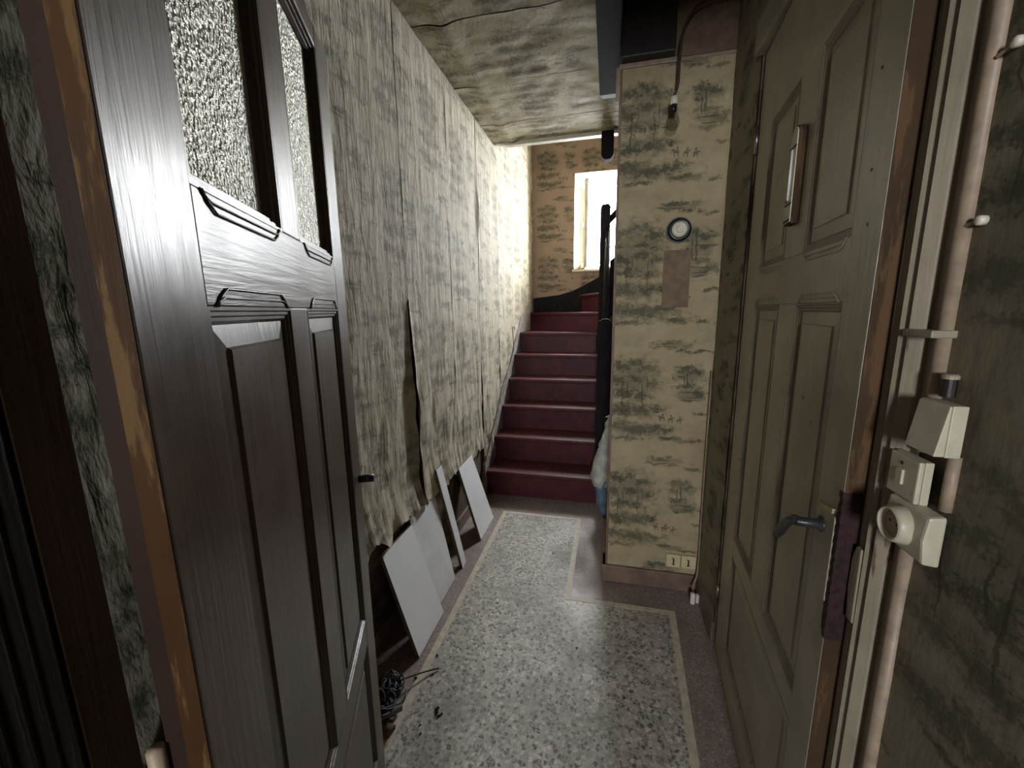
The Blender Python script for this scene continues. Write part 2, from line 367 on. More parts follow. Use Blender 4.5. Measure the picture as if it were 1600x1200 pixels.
# left wall: bare plaster carrying loose, wrinkled strips of wallpaper
wl = struct('wall_left', box((XL-.2, .10, -.05), (XL-.002, YF+.4, 4.7)), M['plaster'])
def left_disp(seed):
    def f(u, v, a, b):
        low = max(0., min(1., (1.7-v)/1.3))
        wr = nz(u*16+seed, v*2.2, seed)*.0028*(.5+low) + nz(u*38, v*7+seed, 2.)*.0016*(1+1.8*low)
        big = nz(u*5+seed*3, v*2.6, 5.)*.013*(low*1.5+.25) + nz(u*11, v*9, 7.+seed)*.010*low*low
        e = min(a, 1-a)
        y_e = u if e < .10 else 99.
        loose = max(0, 1-abs(y_e-1.85)/.09)*max(0, min(1, (1.62-v)/.5)) + .55*max(0, 1-abs(y_e-2.995)/.08)*max(0, 1-abs(v-2.2)/.42) + .25*max(0, 1-abs(y_e-2.437)/.08)*max(0, 1-abs(v-1.15)/.3)
        curl = max(0, 1-e/.10)**2*.030*loose*(.6+.8*abs(nz(v*3.1+seed*5, 3.1, 9.)))
        foot = max(0, 1-b/.10)**2*(.05 if v > .3 and u < 2.4 else .015)*(.4+abs(nz(u*9, seed, 1.)))
        return .012 + wr + abs(big) + curl + foot
    return f
seams = [(.24,.78,.50),(.785,1.31,.52),(1.315,1.842,.50),(1.858,2.435,.47),(2.44,2.985,.42),(3.003,3.55,.30),(3.555,4.10,.62),(4.105,4.65,.95),(4.655,5.235,1.25)]
for k, (ya, yb, zb) in enumerate(seams):
    def edge(u, v, a, b, k=k, ya=ya, yb=yb, zb=zb):
        v2 = v + (1-b)**6*(.07*nz(u*9, k, 0)+.03*nz(u*31, k, 4))
        e = (.008*nz(v*3.0, k*7., 1.)+.004*nz(v*11., k*3., 2.))*(1 if 0 < a < 1 else 0)
        if a == 1: e = -(abs(.020*nz(v*2.3, k*7., 1.)+.008*nz(v*9, k, 2.))+.006) if k == 2 and v < 1.55 else (-.002 if k == 5 and 1.9 < v < 2.6 else .009+.003*nz(v*4, k, 5.))
        if a == 0: e = abs(.004*nz(v*2.7, k*5., 1.))-.002
        return u+e, v2
    sheet('wallpaper_strip', M['paper_left' if k else 'paper_gap'], wl, (XL, 0, 0), (0, 1, 0), (0, 0, 1), ya, yb, zb, ZC-.01 if yb < 3.5 else 4.6, (1, 0, 0), left_disp(k*1.7), .014, .018, uvo=(.13*k+.2, .07*k), edge=edge)
box((XL-.01, .25, 0), (XL+.012, 3.0, .09)).build('skirting_board', M['baseboard'], wl, bevel=.003)

# far wall with the window opening
WX0, WX1, WZ0, WZ1 = -.44, .42, 1.98, 3.085
wf = MB()
for a, b in (((XL-.2,YF,-.05),(WX0,YF+.4,4.7)), ((WX1,YF,-.05),(1.7,YF+.4,4.7)), ((WX0,YF,-.05),(WX1,YF+.4,WZ0)), ((WX0,YF,WZ1),(WX1,YF+.4,4.7))): wf.box(a, b)
wb = struct('wall_back', wf, M['white_wall'])
gap = lambda u, v, a, b: .003+abs(nz(u*3, v*3))*.006
for u0, u1, v0, v1 in ((XL+.01, WX0, 1.3, 4.6), (WX1, 1.4, 1.3, 4.6), (WX0, WX1, 1.3, WZ0-.01), (WX0, WX1, WZ1+.005, 4.6)):
    sheet('wallpaper_sheet', M['paper_far'], wb, (0, YF, 0), (1, 0, 0), (0, 0, 1), u0, u1, v0, v1, (0, -1, 0), gap, .05, .05, uvo=(.37, .12))
# window: reveal lining, fixed frame, casement swung inwards
wn = struct('window_1', box((WX0-.001, YF+.30, WZ0), (WX0+.05, YF+.36, WZ1)).box((WX1-.05, YF+.30, WZ0), (WX1, YF+.36, WZ1)).box((WX0, YF+.30, WZ1-.06), (WX1, YF+.36, WZ1)).box((WX0, YF+.30, WZ0), (WX1, YF+.36, WZ0+.05)), M['white_wall'])
box((WX0-.02, YF-.03, WZ0-.028), (WX1+.02, YF+.33, WZ0)).build('window_sill', M['white_wall'], wn, bevel=.006)
MB().prism([(WX0, YF+.0, WZ0), (WX0, YF+.30, WZ0), (WX0+.07, YF+.30, WZ0)], (0, 0, WZ1-WZ0)).build('splayed_reveal', M['white_wall'], wn)
MB().prism([(WX0, YF+.0, WZ1), (WX0, YF+.30, WZ1), (WX0, YF+.30, WZ1-.05)], (WX1-WX0, 0, 0)).build('lintel_reveal', M['white_wall'], wn)
cas = empty('casement', (WX0+.075, YF+.29, 0), math.radians(-79), wn)
cw, c0, c1 = .36, WZ0+.02, WZ1-.075
for a, b, nm in (((0,-.02,c0),(.045,.02,c1),'stile'), ((cw-.045,-.02,c0),(cw,.02,c1),'stile'), ((.045,-.02,c0),(cw-.045,.02,c0+.06),'rail'), ((.045,-.02,c1-.05),(cw-.045,.02,c1),'rail'), ((.045,-.012,c0+.52),(cw-.045,.012,c0+.545),'glazing_bar')):
    box(a, b).build(nm, M['white_wall'], cas, bevel=.004)
box((.04, -.002, c0+.05), (cw-.04, .002, c1-.04)).build('pane', M['pane'], cas)

# ceiling with its papered sheet, batten on the stairwell edge
ce = struct('ceiling', box((XL-.2, .1, ZC), (1.7, 3.5, ZC+.16)), M['shell'])
def ceil_disp(u, v, a, b):
    rid = math.exp(-((u+.80-.03*nz(v*2, 1))/.05)**2)*.016
    return .006 + rid + abs(nz(u*5, v*4, 3))*.012 + max(0, nz(u*3.1, v*14, 8))*.006
for v0, v1 in ((.2, .98), (.985, 1.52), (1.525, 2.05), (2.056, 2.60), (2.606, 3.13), (3.136, 3.495)):
    def ced(u, v, a, b, v1=v1):
        return u, v + (.010*nz(u*4, v1, 1) if b in (0., 1.) else 0)
    sheet('wallpaper_sheet', M['paper_ceiling'], ce, (0, 0, ZC), (1, 0, 0), (0, 1, 0), XL+.01, .5, v0, v1, (0, 0, -1), ceil_disp, .02, .02, uvo=(.1, v0*1.3), edge=ced)
MB().prism([(XL, 3.475, ZC-.004), (XL+.15, 3.475, ZC-.034), (.5, 3.455, ZC-.034), (.5, 3.455, ZC)], (0, .055, 0)).build('edge_batten', M['trimwhite'], ce, bevel=.004)
struct('ceiling_stairwell', box((XL-.2, 2.6, 4.6), (1.7, YF+.4, 4.75)), M['shell'])
struct('wall_stairwell', MB().box((1.35, 2.6, -.05), (1.6, YF+.3, 4.7)).box((XL-.2, 3.36, ZC+.17), (1.6, 3.5, 4.62)).box((.5, 2.45, -.05), (1.4, 2.62, 3.0)), M['shell'])

# pillar: the papered wall end that faces the camera
YP = 2.12
pil = struct('wall_middle', box((.03, YP+.004, -.05), (.70, YP+.50, ZC+.1)), M['plaster'])
pd = lambda u, v, a, b: .004 + abs(nz(u*4, v*5, 2))*.004
sheet('wallpaper_sheet', M['paper_tan'], pil, (0, YP, 0), (1, 0, 0), (0, 0, 1), .022, .498, 1.775, 2.56, (0, -1, 0), pd, .02, .02, uvo=(0, -.22))
sheet('wallpaper_sheet', M['paper_tan'], pil, (0, YP, 0), (1, 0, 0), (0, 0, 1), .022, .498, .10, 1.785, (0, -1, 0), lambda u, v, a, b: .004+abs(nz(u*4, v*5, 2))*.004+max(0, b-.985)/.015*.006, .02, .017, uvo=(0, -.18))
sheet('wallpaper_sheet', M['paper_tan'], pil, (.03, 0, 0), (0, 1, 0), (0, 0, 1), YP, YP+.49, .10, 2.6, (-1, 0, 0), lambda u, v, a, b: .004, .05, .05, uvo=(.2, 0))
box((.018, YP-.008, .10), (.030, YP+.02, 2.56)).build('corner_bead', M['trimwhite'], pil, bevel=.003).data.materials[0] = M['baseboard']
box((.245, YP-.0105, 1.50), (.365, YP-.004, 1.765)).build('bare_patch', M['brown_patch'], pil)
box((.0, YP-.018, 0), (.50, YP+.1, .098)).build('skirting_tile', M['baseboard'], pil, bevel=.004)
box((.0, YP-.016, 0), (.03, YP+.48, .098)).build('skirting_tile', M['baseboard'], pil, bevel=.004)
MB().box((.014, YP-.014, 2.555), (.27, YP+.0, 2.575)).build('picture_rail', M['conduit'], pil, bevel=.004)
MB().box((.27, YP-.010, 2.558), (.498, YP+.0, 2.572)).build('picture_rail', M['conduit'], pil, bevel=.003)
box((.25, YP-.006, 2.575), (.498, YP, 2.84)).build('painted_band', M['brown_patch'], pil)
MB().box((.002, YP-.012, 2.43), (.022, YP+.03, 2.565)).build('corner_trim', M['conduit'], pil, bevel=.004)

# right wall around the grey door
wr = MB()
for a, b in (((XR,1.765,-.05),(.7,2.2,2.95)), ((XR,.80,2.42),(.7,1.765,2.95)), ((.482,-.20,-.05),(.7,.795,2.95))): wr.box(a, b)
wrt = struct('wall_right', wr, M['plaster'])
rd = lambda u, v, a, b: .003 + abs(nz(u*5, v*4, 6))*.005
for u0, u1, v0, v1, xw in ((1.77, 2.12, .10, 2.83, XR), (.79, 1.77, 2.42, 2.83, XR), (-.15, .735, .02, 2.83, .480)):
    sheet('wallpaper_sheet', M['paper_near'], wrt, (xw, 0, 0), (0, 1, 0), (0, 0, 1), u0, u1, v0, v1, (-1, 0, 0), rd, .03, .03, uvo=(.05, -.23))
box((XR-.012, 1.77, 0), (XR+.02, 2.11, .10)).build('skirting_tile', M['baseboard'], wrt, bevel=.003)
# dark room glimpsed behind the grey door
struct('wall_side_room', MB().box((1.6,.5,-.05),(1.7,2.1,2.95)).box((.7,.4,-.05),(1.7,.5,2.95)).box((.7,2.1,-.05),(1.7,2.2,2.95)), M['shell'])

# front wall with the doorway, and the room behind the camera
wfr = MB()
for a, b in (((-1.2,-.08,-.05),(-.45,.19,2.95)), ((-.45,-.08,2.25),(.55,.19,2.95)), ((.55,-.08,-.05),(.75,.0,2.95))): wfr.box(a, b)
struct('wall_front', wfr, M['shell'])
rear = MB()
for a, b in (((-1.2,-2.6,-.05),(-1.1,-.08,2.95)), ((1.1,-2.6,-.05),(1.2,.4,2.95)), ((-1.2,-2.7,-.05),(-.08,-2.6,2.95)), ((.28,-2.7,-.05),(1.2,-2.6,2.95)), ((-.08,-2.7,-.05),(.28,-2.6,1.45)), ((-.08,-2.7,2.05),(.28,-2.6,2.95)), ((-1.2,-2.7,2.95),(1.2,.2,3.05)), ((.7,-.0,2.95),(1.7,2.3,3.05))): rear.box(a, b)
struct('wall_rear', rear, M['shell'])  # its window opening is invented, sized to set the fill light
# door frame on the left of the doorway
dj = struct('trim_1', box((-.455, .193, 0), (-.42, .2255, 2.2)), M['jamb_wood'])
for k, (y, r, mt) in enumerate(((.186,.007,'black_wood'), (.174,.006,'black_wood'), (.162,.006,'black_wood'), (.150,.005,'black_wood'))):
    MB().tube([(-.428+.002*k, y, 0), (-.428+.002*k, y, 2.2)], r, 10).build('bead', M[mt], dj, smooth=True)
box((-.46, .10, 0), (-.428, .193, 2.2)).build('rebate', M['black_wood'], dj)
box((-.452, -.07, 0), (-.412, .145, 2.2)).build('lining', M['dark_red'], dj)

# ================================================================== DOORS
def panel_door(root, W, H, th, ST, mid, mats, glazed):
    mm = M['brown_door'] if glazed else M['grime']
    """local frame: x along the width from the hinge, y = thickness (face towards the hall viewer at y=0), z up"""
    mv, mh, mp = mats
    a, b = ST; m0, m1 = mid
    Z = [0, .13, .548, .62, 1.50, 1.62, 2.075, H]
    def bx(nm, x0, x1, z0, z1, mat, y0=0, y1=th, bev=.002): return box((x0, y0, z0), (x1, y1, z1)).build(nm, mat, root, bevel=bev)
    bx('stile', 0, a, 0, H, mv); bx('stile', b, W, 0, H, mv)
    bx('rail', a, b, 0, Z[1], mh, .0006); bx('rail', a, b, Z[2], Z[3], mh, .0006); bx('rail', a, b, Z[4], Z[5], mh, .0006); bx('rail', a, b, Z[6], H, mh, .0006)
    bx('mullion', m0, m1, Z[3], Z[4], mv, .0010); bx('mullion', m0, m1, Z[5], Z[6], mv, .0010)
    prof = [(0, .001), (.004, .001), (.006, .006), (.010, .006), (.012, .011), (.016, .011), (.020, .017), (.020, .022)]
    def opening(x0, x1, z0, z1, pane, stops):
        MB().ring(x0, x1, z0, z1, prof if pane else [(d, n*.62) for d, n in prof]).build('moulding', mm, root)
        if pane:
            bx('glass_pane', x0+.012, x1-.012, z0+.012, z1-.012, M['glass'], .021, .025, 0)
        else:
            p = MB(); x0 += .012; x1 -= .012; z0 += .012; z1 -= .012; q = .035; e = .003
            p.v = [(x0,.0125,z0),(x1,.0125,z0),(x1,.0125,z1),(x0,.0125,z1),
                   (x0+q,.0085,z0+q),(x1-q,.0085,z0+q),(x1-q,.0085,z1-q),(x0+q,.0085,z1-q),
                   (x0+q+e,.005,z0+q+e),(x1-q-e,.005,z0+q+e),(x1-q-e,.005,z1-q-e),(x0+q+e,.005,z1-q-e),
                   (x0,th-.006,z0),(x1,th-.006,z0),(x1,th-.006,z1),(x0,th-.006,z1)]
            p.f = [(i, (i+1) % 4, 4+(i+1) % 4, 4+i) for i in range(4)]+[(4+i, 4+(i+1) % 4, 8+(i+1) % 4, 8+i) for i in range(4)]+[(8,9,10,11),(15,14,13,12)]+[(i, 12+i, 12+(i+1) % 4, (i+1) % 4) for i in range(4)]
            p.build('panel', mp, root)
            x0 -= .012; x1 += .012; z0 -= .012; z1 += .012
        for zz, sg in stops:                                  # stopped mouldings run on the rails above and below
            for off, r in ((.010, .0012), (.020, .0016)):
                k = .022+off*.7
                pts = [(x0+k*.55, -.0005, zz), (x0+k*.8, -.0010, zz+sg*off*.55), (x0+k*1.25, -.0012, zz+sg*off), (x1-k*1.25, -.0012, zz+sg*off), (x1-k*.8, -.0010, zz+sg*off*.55), (x1-k*.55, -.0005, zz)]
                MB().tube(pts, r, 6).build('stopped_bead', mh, root, smooth=True)
    for x0, x1 in ((a, m0), (m1, b)):
        opening(x0, x1, Z[5], Z[6], glazed, ((Z[5], -1),))
        opening(x0, x1, Z[3], Z[4], False, ((Z[4], 1),))
    opening(a, b, Z[1], Z[2], False, ())
    return Z

# --- brown door on the left, swung into the hall
D1 = bpy.data.objects.new('door_1', None); link(D1); tag(D1, kind='structure')
hx, hy = -.3605, .2445
t = Vector((-.4095, .9123)); W1 = .8195
D1.matrix_world = Matrix(((t.x, -t.y, 0, hx), (t.y, t.x, 0, hy), (0, 0, 1, .008), (0, 0, 0, 1)))
panel_door(D1, W1, 2.12, .035, (.112, W1-.10), (.372, .462), (M['brown_door'], M['brown_rail'], M['brown_door']), True)
box((-.0015, .001, .0), (.0, .019, 2.12)).build('bare_edge', M['bare_wood'], D1)
box((-.0010, .019, .0), (.0, .034, 2.12)).build('dark_edge', M['jamb_wood'], D1)
# lever handles on both faces, near the free edge
hd = MB().lathe([(.011, -.004), (.011, -.045)], (W1-.055, 0, 1.032), 'y', 14).build('handle_spindle', M['darksteel'], D1, smooth=True)
for z in (.25, 1.05, 1.85):
    MB().tube([(-.006, .040, z-.05), (-.006, .040, z+.05)], .007, 10).build('hinge', M['conduit'], D1, smooth=True)
lv = MB().lathe([(.012, .042), (.012, .085)], (W1-.045, 0, 1.040), 'y', 14)
lv.tube([(W1-.045, .082, 1.040), (W1-.02, .086, 1.040), (W1+.028, .086, 1.041)], [.010, .009, .009], 10).build('handle', M['darksteel'], D1, smooth=True)
MB().tube([(W1+.030, .078, 1.040), (W1+.034, .078, 1.028), (W1+.030, .078, 1.016), (W1+.022, .078, 1.010)], .0025, 8).build('key_ring', M['steel'], D1, smooth=True)

# --- grey door on the right, slightly ajar; hinge at its far end
D2 = bpy.data.objects.new('door_2', None); link(D2); tag(D2, kind='structure')
W2 = .945; a2 = math.radians(4.9); hx2, hy2 = .5035, 1.7475
t2 = Vector((-math.sin(a2), -math.cos(a2)))                       # from hinge to free end (towards the camera)
D2.matrix_world = Matrix(((t2.x, -t2.y, 0, hx2), (t2.y, t2.x, 0, hy2), (0, 0, 1, .006), (0, 0, 0, 1)))
panel_door(D2, W2, 2.345, .036, (.165, W2-.105), (.435, .575), (M['grey_door'],)*3, False)
box((W2, .001, 0), (W2+.0015, .036, 2.345)).build('raw_edge', M['raw_edge'], D2)
te = MB()
for k in range(26):
    z = .86+k*.0115; d = .010+.010*abs(nz(k*.7, 2))+.004*math.sin(k*.4)
    te.box((W2-d, -.0012-.0008*(k % 2), z), (W2+.003, .037, z+.013))
te.build('splintered_lock_edge', M['torn_edge'], D2, bevel=.001)
box((W2-.095, -.0035, .93), (W2-.012, .0, 1.105)).build('lock_plate', M['grey_door'], D2, bevel=.002)
MB().prism([(W2-.075, -.006, 1.105), (W2-.02, -.006, 1.118), (W2-.02, -.006, 1.108), (W2-.075, -.006, 1.096)], (0, .008, 0)).build('latch_bar', M['brass'], D2, bevel=.001)
h2 = MB().lathe([(.016, 0), (.016, -.006), (.010, -.010), (.009, -.045), (.0085, -.05)], (W2-.062, 0, 1.065), 'y', 16)
h2.tube([(W2-.062, -.043, 1.066), (W2-.072, -.047, 1.064), (W2-.085, -.048, 1.056), (W2-.110, -.048, 1.036), (W2-.140, -.046, 1.006), (W2-.165, -.045, .982), (W2-.178, -.044, .968)], [.0085, .0095, .0090, .0095, .0105, .0105, .0080], 12)
h2.build('handle', M['darksteel'], D2, smooth=True)
for z in (.25, 2.08):
    MB().tube([(-.004, -.006, z-.045), (-.004, -.006, z-.008), (-.004, -.006, z-.006), (-.004, -.006, z+.045)], [.007, .007, .0085, .007], 10).build('hinge', M['steel'], D2, smooth=True)
for x, z in ((W2-.245, 1.285), (W2-.06, 1.72), (W2-.05, 1.63), (W2-.07, 1.88)):
    MB().lathe([(.003, .0), (.003, -.0015)], (x, 0, z), 'y', 8).build('nail_hole', M['black'], D2)

# --- frame of the grey door (near side), with mouldings
fr = struct('trim_2', MB().prism([(.505,.80,0), (.505,.727,0), (.471,.727,0), (.471,.743,0), (.462,.743,0), (.450,.754,0), (.460,.756,0), (.447,.770,0), (.458,.772,0), (.449,.785,0), (.452,.790,0), (.462,.791,0), (.462,.80,0)], (0, 0, 2.46)), M['grey_frame'])
box((.474, .795, 0), (.53, .812, 2.42)).build('jamb', M['grey_frame'], fr, bevel=.002)
MB().tube([(.456, .795, 0), (.456, .795, 2.46)], .005, 8).build('bead', M['grey_frame'], fr, smooth=True)
MB().prism([(.444, .772, .93), (.444, .790, .93), (.444, .796, .99), (.444, .796, 1.05), (.444, .788, 1.075), (.444, .774, 1.075)], (.012, 0, 0)).build('strike_plate', M['grey_frame'], fr, bevel=.002)
box((.47, .80, 2.36), (.53, 1.76, 2.46)).build('head', M['grey_frame'], fr, bevel=.003)

# ================================================================== STAIRS
st = empty('staircase', (-.5, 3.03, 0)); tag(st, 'dark red painted wooden stairs climbing to the window, turning right at the top', 'staircase')
def sp(mb, nm, mat, **k):
    o = mb.build(nm, mat, st, **k); o.matrix_parent_inverse = Matrix.Translation((.5, -3.03, 0)); return o
RI, GO, Y0 = .209, .272, 3.03
XA, XB = -.945, -.035
for k in range(6):
    y, z = Y0+GO*k, RI*(k+1)
    sp(box((XA, y, z-RI), (XB, y+.02, z-.030)), 'riser', M['red'])
    y2 = y+GO+.02
    if k < 5: sp(box((XA, y-.026, z-.032), (XB, y2, z)), 'tread', M['red'], bevel=.010, seg=3)
    else: sp(MB().prism([(XA, y-.026, z-.032), (XB, y-.026, z-.032), (XB, 4.44, z-.032), (XA, 5.05, z-.032)], (0, 0, .032)), 'tread', M['red'], bevel=.009, seg=3)
NX, NY = -.055, 4.43
def winder(p0, p1, z, poly_):
    d = (Vector(p1)-Vector(p0)).normalized(); n = Vector((-d.y, d.x)) if Vector((-d.y, d.x)).y*1+Vector((-d.y, d.x)).x > 0 else Vector((d.y, -d.x))
    a, b = Vector(p0), Vector(p1)
    sp(MB().prism([(a.x, a.y, z-RI), (b.x, b.y, z-RI), (b.x+n.x*.02, b.y+n.y*.02, z-RI), (a.x+n.x*.02, a.y+n.y*.02, z-RI)], (0, 0, RI-.03)), 'riser', M['red'])
    sp(MB().prism([(x, y, z-.032) for x, y in poly_], (0, 0, .032)), 'tread', M['red'], bevel=.008, seg=3)
winder((XB, 4.44), (XL+.025, 5.02), RI*7, [(XB, 4.41), (XL+.025, 4.99), (XL+.025, 5.24), (-.30, 5.24), (NX+.03, NY+.05)])
winder((NX+.02, 4.46), (-.345, 5.24), RI*8, [(NX, 4.45), (-.375, 5.24), (.26, 5.24), (NX+.06, 4.46)])
winder((.02, 4.46), (.24, 5.24), RI*9, [(.0, 4.45), (.215, 5.24), (.50, 5.24), (.50, 4.46)])
for k in range(3):
    x = .42+.25*k; z = RI*(10+k)
    sp(box((x, 4.46, z-RI), (x+.02, 5.24, z-.03)), 'riser', M['red']); sp(box((x-.026, 4.46, z-.032), (x+.27, 5.24, z)), 'tread', M['red'], bevel=.009, seg=3)
# stringers
sl = RI/GO
sp(MB().prism([(XL+.002, 2.955, 0), (XL+.002, 3.03, 0), (XL+.002, 5.02, 1.42), (XL+.002, 5.02, 1.60), (XL+.002, 4.45, 1.41), (XL+.002, 2.99, .265)], (.026, 0, 0)), 'stringer', M['stringer'], bevel=.003)
sp(MB().prism([(XB+.0, 3.10, 0), (XB+.0, 4.42, 1.0), (XB+.0, 4.42, 1.36), (XB+.0, 3.10, .36)], (.030, 0, 0)), 'stringer', M['dark_stain'], bevel=.003)
curve = [(-.945, 1.64), (-.80, 1.655), (-.62, 1.675), (-.45, 1.72), (-.30, 1.79), (-.15, 1.87), (.0, 1.98), (.20, 2.13), (.60, 2.46), (1.1, 2.88)]
sp(MB().prism([(x, 5.21, z) for x, z in curve]+[(1.1, 5.21, 2.5), (.45, 5.21, 1.95), (.24, 5.21, 1.75), (-.34, 5.21, 1.46), (-.945, 5.21, 1.46)], (0, .034, 0)), 'wall_skirting', M['dark_stain'])
# inner stringer of the upper flight
sp(MB().prism([(NX+.05, 4.43, 1.40), (NX+.05, 4.43, 1.98), (1.1, 4.43, 2.86), (1.1, 4.43, 2.30)], (0, .03, 0)), 'stringer', M['dark_stain'])
def newel(x, y, h, w0, zc, w1, z0=0):
    n = MB().box((x-w0/2, y-w0/2, z0), (x+w0/2, y+w0/2, zc-.02))
    n.prism([(x-w0/2, y-w0/2, zc-.02), (x+w0/2, y-w0/2, zc-.02), (x+w0*.40, y-w0/2, zc+.012), (x+w0*.18, y-w0/2, zc+.026), (x-w0*.18, y-w0/2, zc+.026), (x-w0*.40, y-w0/2, zc+.012)], (0, w0, 0))
    if w1: n.box((x-w1/2, y-w1/2, zc-.01), (x+w1/2, y+w1/2, h-.015)); n.prism([(x-w1/2, y-w1/2, h-.015), (x+w1/2, y-w1/2, h-.015), (x+w1*.28, y-w1/2, h+.01), (x-w1*.28, y-w1/2, h+.01)], (0, w1, 0))
    return n
sp(newel(-.026, 3.09, 0, .104, 1.40, 0), 'newel_post', M['dark_stain'], bevel=.003)
sp(newel(NX-.006, NY, 2.51, .12, 1.30, .098, .98), 'newel_post', M['dark_stain'], bevel=.004)
sp(MB().tube([(NX+.02, NY, 2.36), (.10, NY, 2.50), (.9, NY, 3.20)], .030, 10), 'handrail', M['dark_stain'], smooth=True)
for k in range(4):
    x = .12+.2*k; sp(box((x-.015, NY-.015, 1.9+.84*(x+.05)), (x+.015, NY+.015, 2.38+.84*(x+.02))), 'baluster', M['dark_stain'])
sp(MB().tube([(-.03, 3.10, 1.27), (-.03, NY-.04, 2.25)], .024, 10), 'handrail', M['dark_stain'], smooth=True)

# underside of the upper stair: dark beam along the ceiling and the newel drop
us = empty('trim_3', (-.03, 2.0, 2.62)); tag(us, 'dark stained beam of the upper stair below the ceiling, with a newel drop beyond it', kind='structure')
def upart(mb, nm, mat, **k):
    o = mb.build(nm, mat, us, **k); o.matrix_parent_inverse = Matrix.Translation((.03, -2.0, -2.62)); return o
upart(MB().prism([(-.083, .9, 2.62), (-.083, 2.46, 2.62), (-.070, 2.55, 2.64), (-.070, 2.60, 2.84), (-.083, .9, 2.84)], (.100, 0, 0)), 'beam', M['dark_stain'], bevel=.008)
upart(box((.017, 2.06, 2.575), (.245, 2.119, 2.84)), 'trimmer', M['black_wood'], bevel=.006)
upart(MB().prism([(-.094, 3.46, 2.84), (-.094, 3.46, 2.665), (-.080, 3.46, 2.640), (-.062, 3.46, 2.630), (-.032, 3.46, 2.630), (-.014, 3.46, 2.640), (0, 3.46, 2.665), (0, 3.46, 2.84)], (0, .095, 0)), 'newel_drop', M['dark_stain'], bevel=.008)

# ================================================================== THINGS
# white boards leaning on the left wall
def board(nm, label, by0, by1, ty0, ty1, xb, zt, xt, th=.018, mat='board'):
    b0, b1 = Vector((xb, by0, .0)), Vector((xb, by1, .0)); t0, t1 = Vector((xt, ty0, zt)), Vector((xt, ty1, zt))
    n = (t0-b0).cross(b1-b0).normalized()
    if n.x > 0: n = -n
    off = n*th
    lift = Vector((0, 0, max(0, -off.z)))
    q = [b0+lift, b1+lift, t1+lift, t0+lift]
    root = empty(nm, tuple(b0)); tag(root, label, 'board', 'boards leaning on the left wall')
    inv = Matrix.Translation(-b0)
    core = MB().prism([tuple(p+off*.06) for p in q], off*.94).build('core', M['chip'], root); core.matrix_parent_inverse = inv
    f = MB().prism([tuple(p) for p in q], off*.06).build('white_face', M[mat], root); f.matrix_parent_inverse = inv
    return root
board('shelf_board', 'large white board leaning on the left wall, nearest the brown door', 1.400, 1.678, 1.430, 1.702, -.768, .446, -.930)
board('shelf_board', 'white scuffed board half hidden behind the nearest large white board', 1.668, 1.940, 1.712, 2.012, -.808, .470, -.945, mat='board_dull')
board('shelf_board', 'narrow tall white strip of board leaning between two wider boards', 2.042, 2.100, 2.040, 2.118, -.800, .600, -.938)
board('shelf_board', 'white board leaning on the wall nearest the foot of the stairs', 2.345, 2.646, 2.375, 2.637, -.782, .475, -.932)
# scrap of paper on the floor in the gap between two boards
sc = MB(); rnd = random.Random(9)
for i in range(7):
    for j in range(7): sc.v.append((-.895+.011*i+.006*nz(i, j, 3), 1.965+.009*j, .004+.022*abs(nz(i*.8, j*.8, 2))+.002*i))
sc.f = [(a*7+b, (a+1)*7+b, (a+1)*7+b+1, a*7+b+1) for a in range(6) for b in range(6)]
sc = sc.build('paper_scrap', M['white'], None); tag(sc, 'crumpled white paper scrap on the floor behind the narrow board', 'paper')
# tangled black heap beside the brown door
hp = MB(); rnd = random.Random(4)
for k in range(46):
    a = rnd.uniform(0, 6.28); cx, cy_ = -.795+rnd.uniform(-.035, .035), 1.165+rnd.uniform(-.07, .07); R = rnd.uniform(.015, .045); z = rnd.uniform(.008, .060)
    pts = [(cx+R*math.cos(a+i*.55)*(1+.2*nz(i, k)), cy_+R*1.3*math.sin(a+i*.55), max(.006, z+.018*math.sin(i*.8+k))) for i in range(9)]
    hp.tube(pts, rnd.uniform(.003, .0055), 6)
heap = hp.build('tangled_cord', M['mop'], None, smooth=True); tag(heap, 'tangled black heap of cord on the floor beside the brown door', 'cord')
MB().tube([(-.80, 1.225, .075), (-.790, 1.232, .083), (-.781, 1.236, .074), (-.790, 1.232, .064), (-.80, 1.225, .075)], .003, 6).build('loose_loop', M['greyplastic'], heap, smooth=True)
pc = MB().prism([(-.775, 1.085, .030), (-.70, 1.125, .052), (-.705, 1.140, .055), (-.775, 1.105, .032)], (0, .004, .014)).build('plastic_piece', M['greyplastic'], heap, bevel=.003)
MB().prism([(-.80, 1.02, 0), (-.725, 1.06, 0), (-.715, 1.10, 0), (-.80, 1.10, 0)], (0, 0, .022)).build('wood_offcut', M['blockwood'], bevel=.004)
tag(bpy.data.objects['wood_offcut'], 'orange-brown wooden offcut on the floor under the tangled black cord', 'wood')
tw = MB().tube([(-.775, 1.250, .040), (-.745, 1.285, .032), (-.712, 1.320, .022), (-.685, 1.348, .012), (-.660, 1.366, .0075)], [.0025, .003, .0032, .003, .0035], 7).build('stick', M['twig'], None, smooth=True)
tag(tw, 'thin brown stick poking out of the black cord heap onto the terrazzo', 'stick')
cr = MB()
for x, y, r in ((-.595, 1.195, .007), (-.578, 1.182, .005), (-.70, 1.43, .004), (-.676, 1.33, .004), (-.738, 1.30, .005), (-.635, 1.13, .003), (-.62, 1.10, .003), (-.30, 2.3, .003), (-.52, 1.8, .003), (-.1, 1.6, .003), (.1, 1.4, .003)):
    for q in range(3):
        cr.lathe([(r*.3, 0), (r, r*.35), (r*.6, r*.9)], (x+rnd.uniform(-1, 1)*r, y+rnd.uniform(-1, 1)*r*1.5, .002), 'z', 6)
tag(cr.build('dirt_crumbs', M['soil']), 'black crumbs of dirt scattered on the terrazzo floor', 'dirt', kind='stuff')

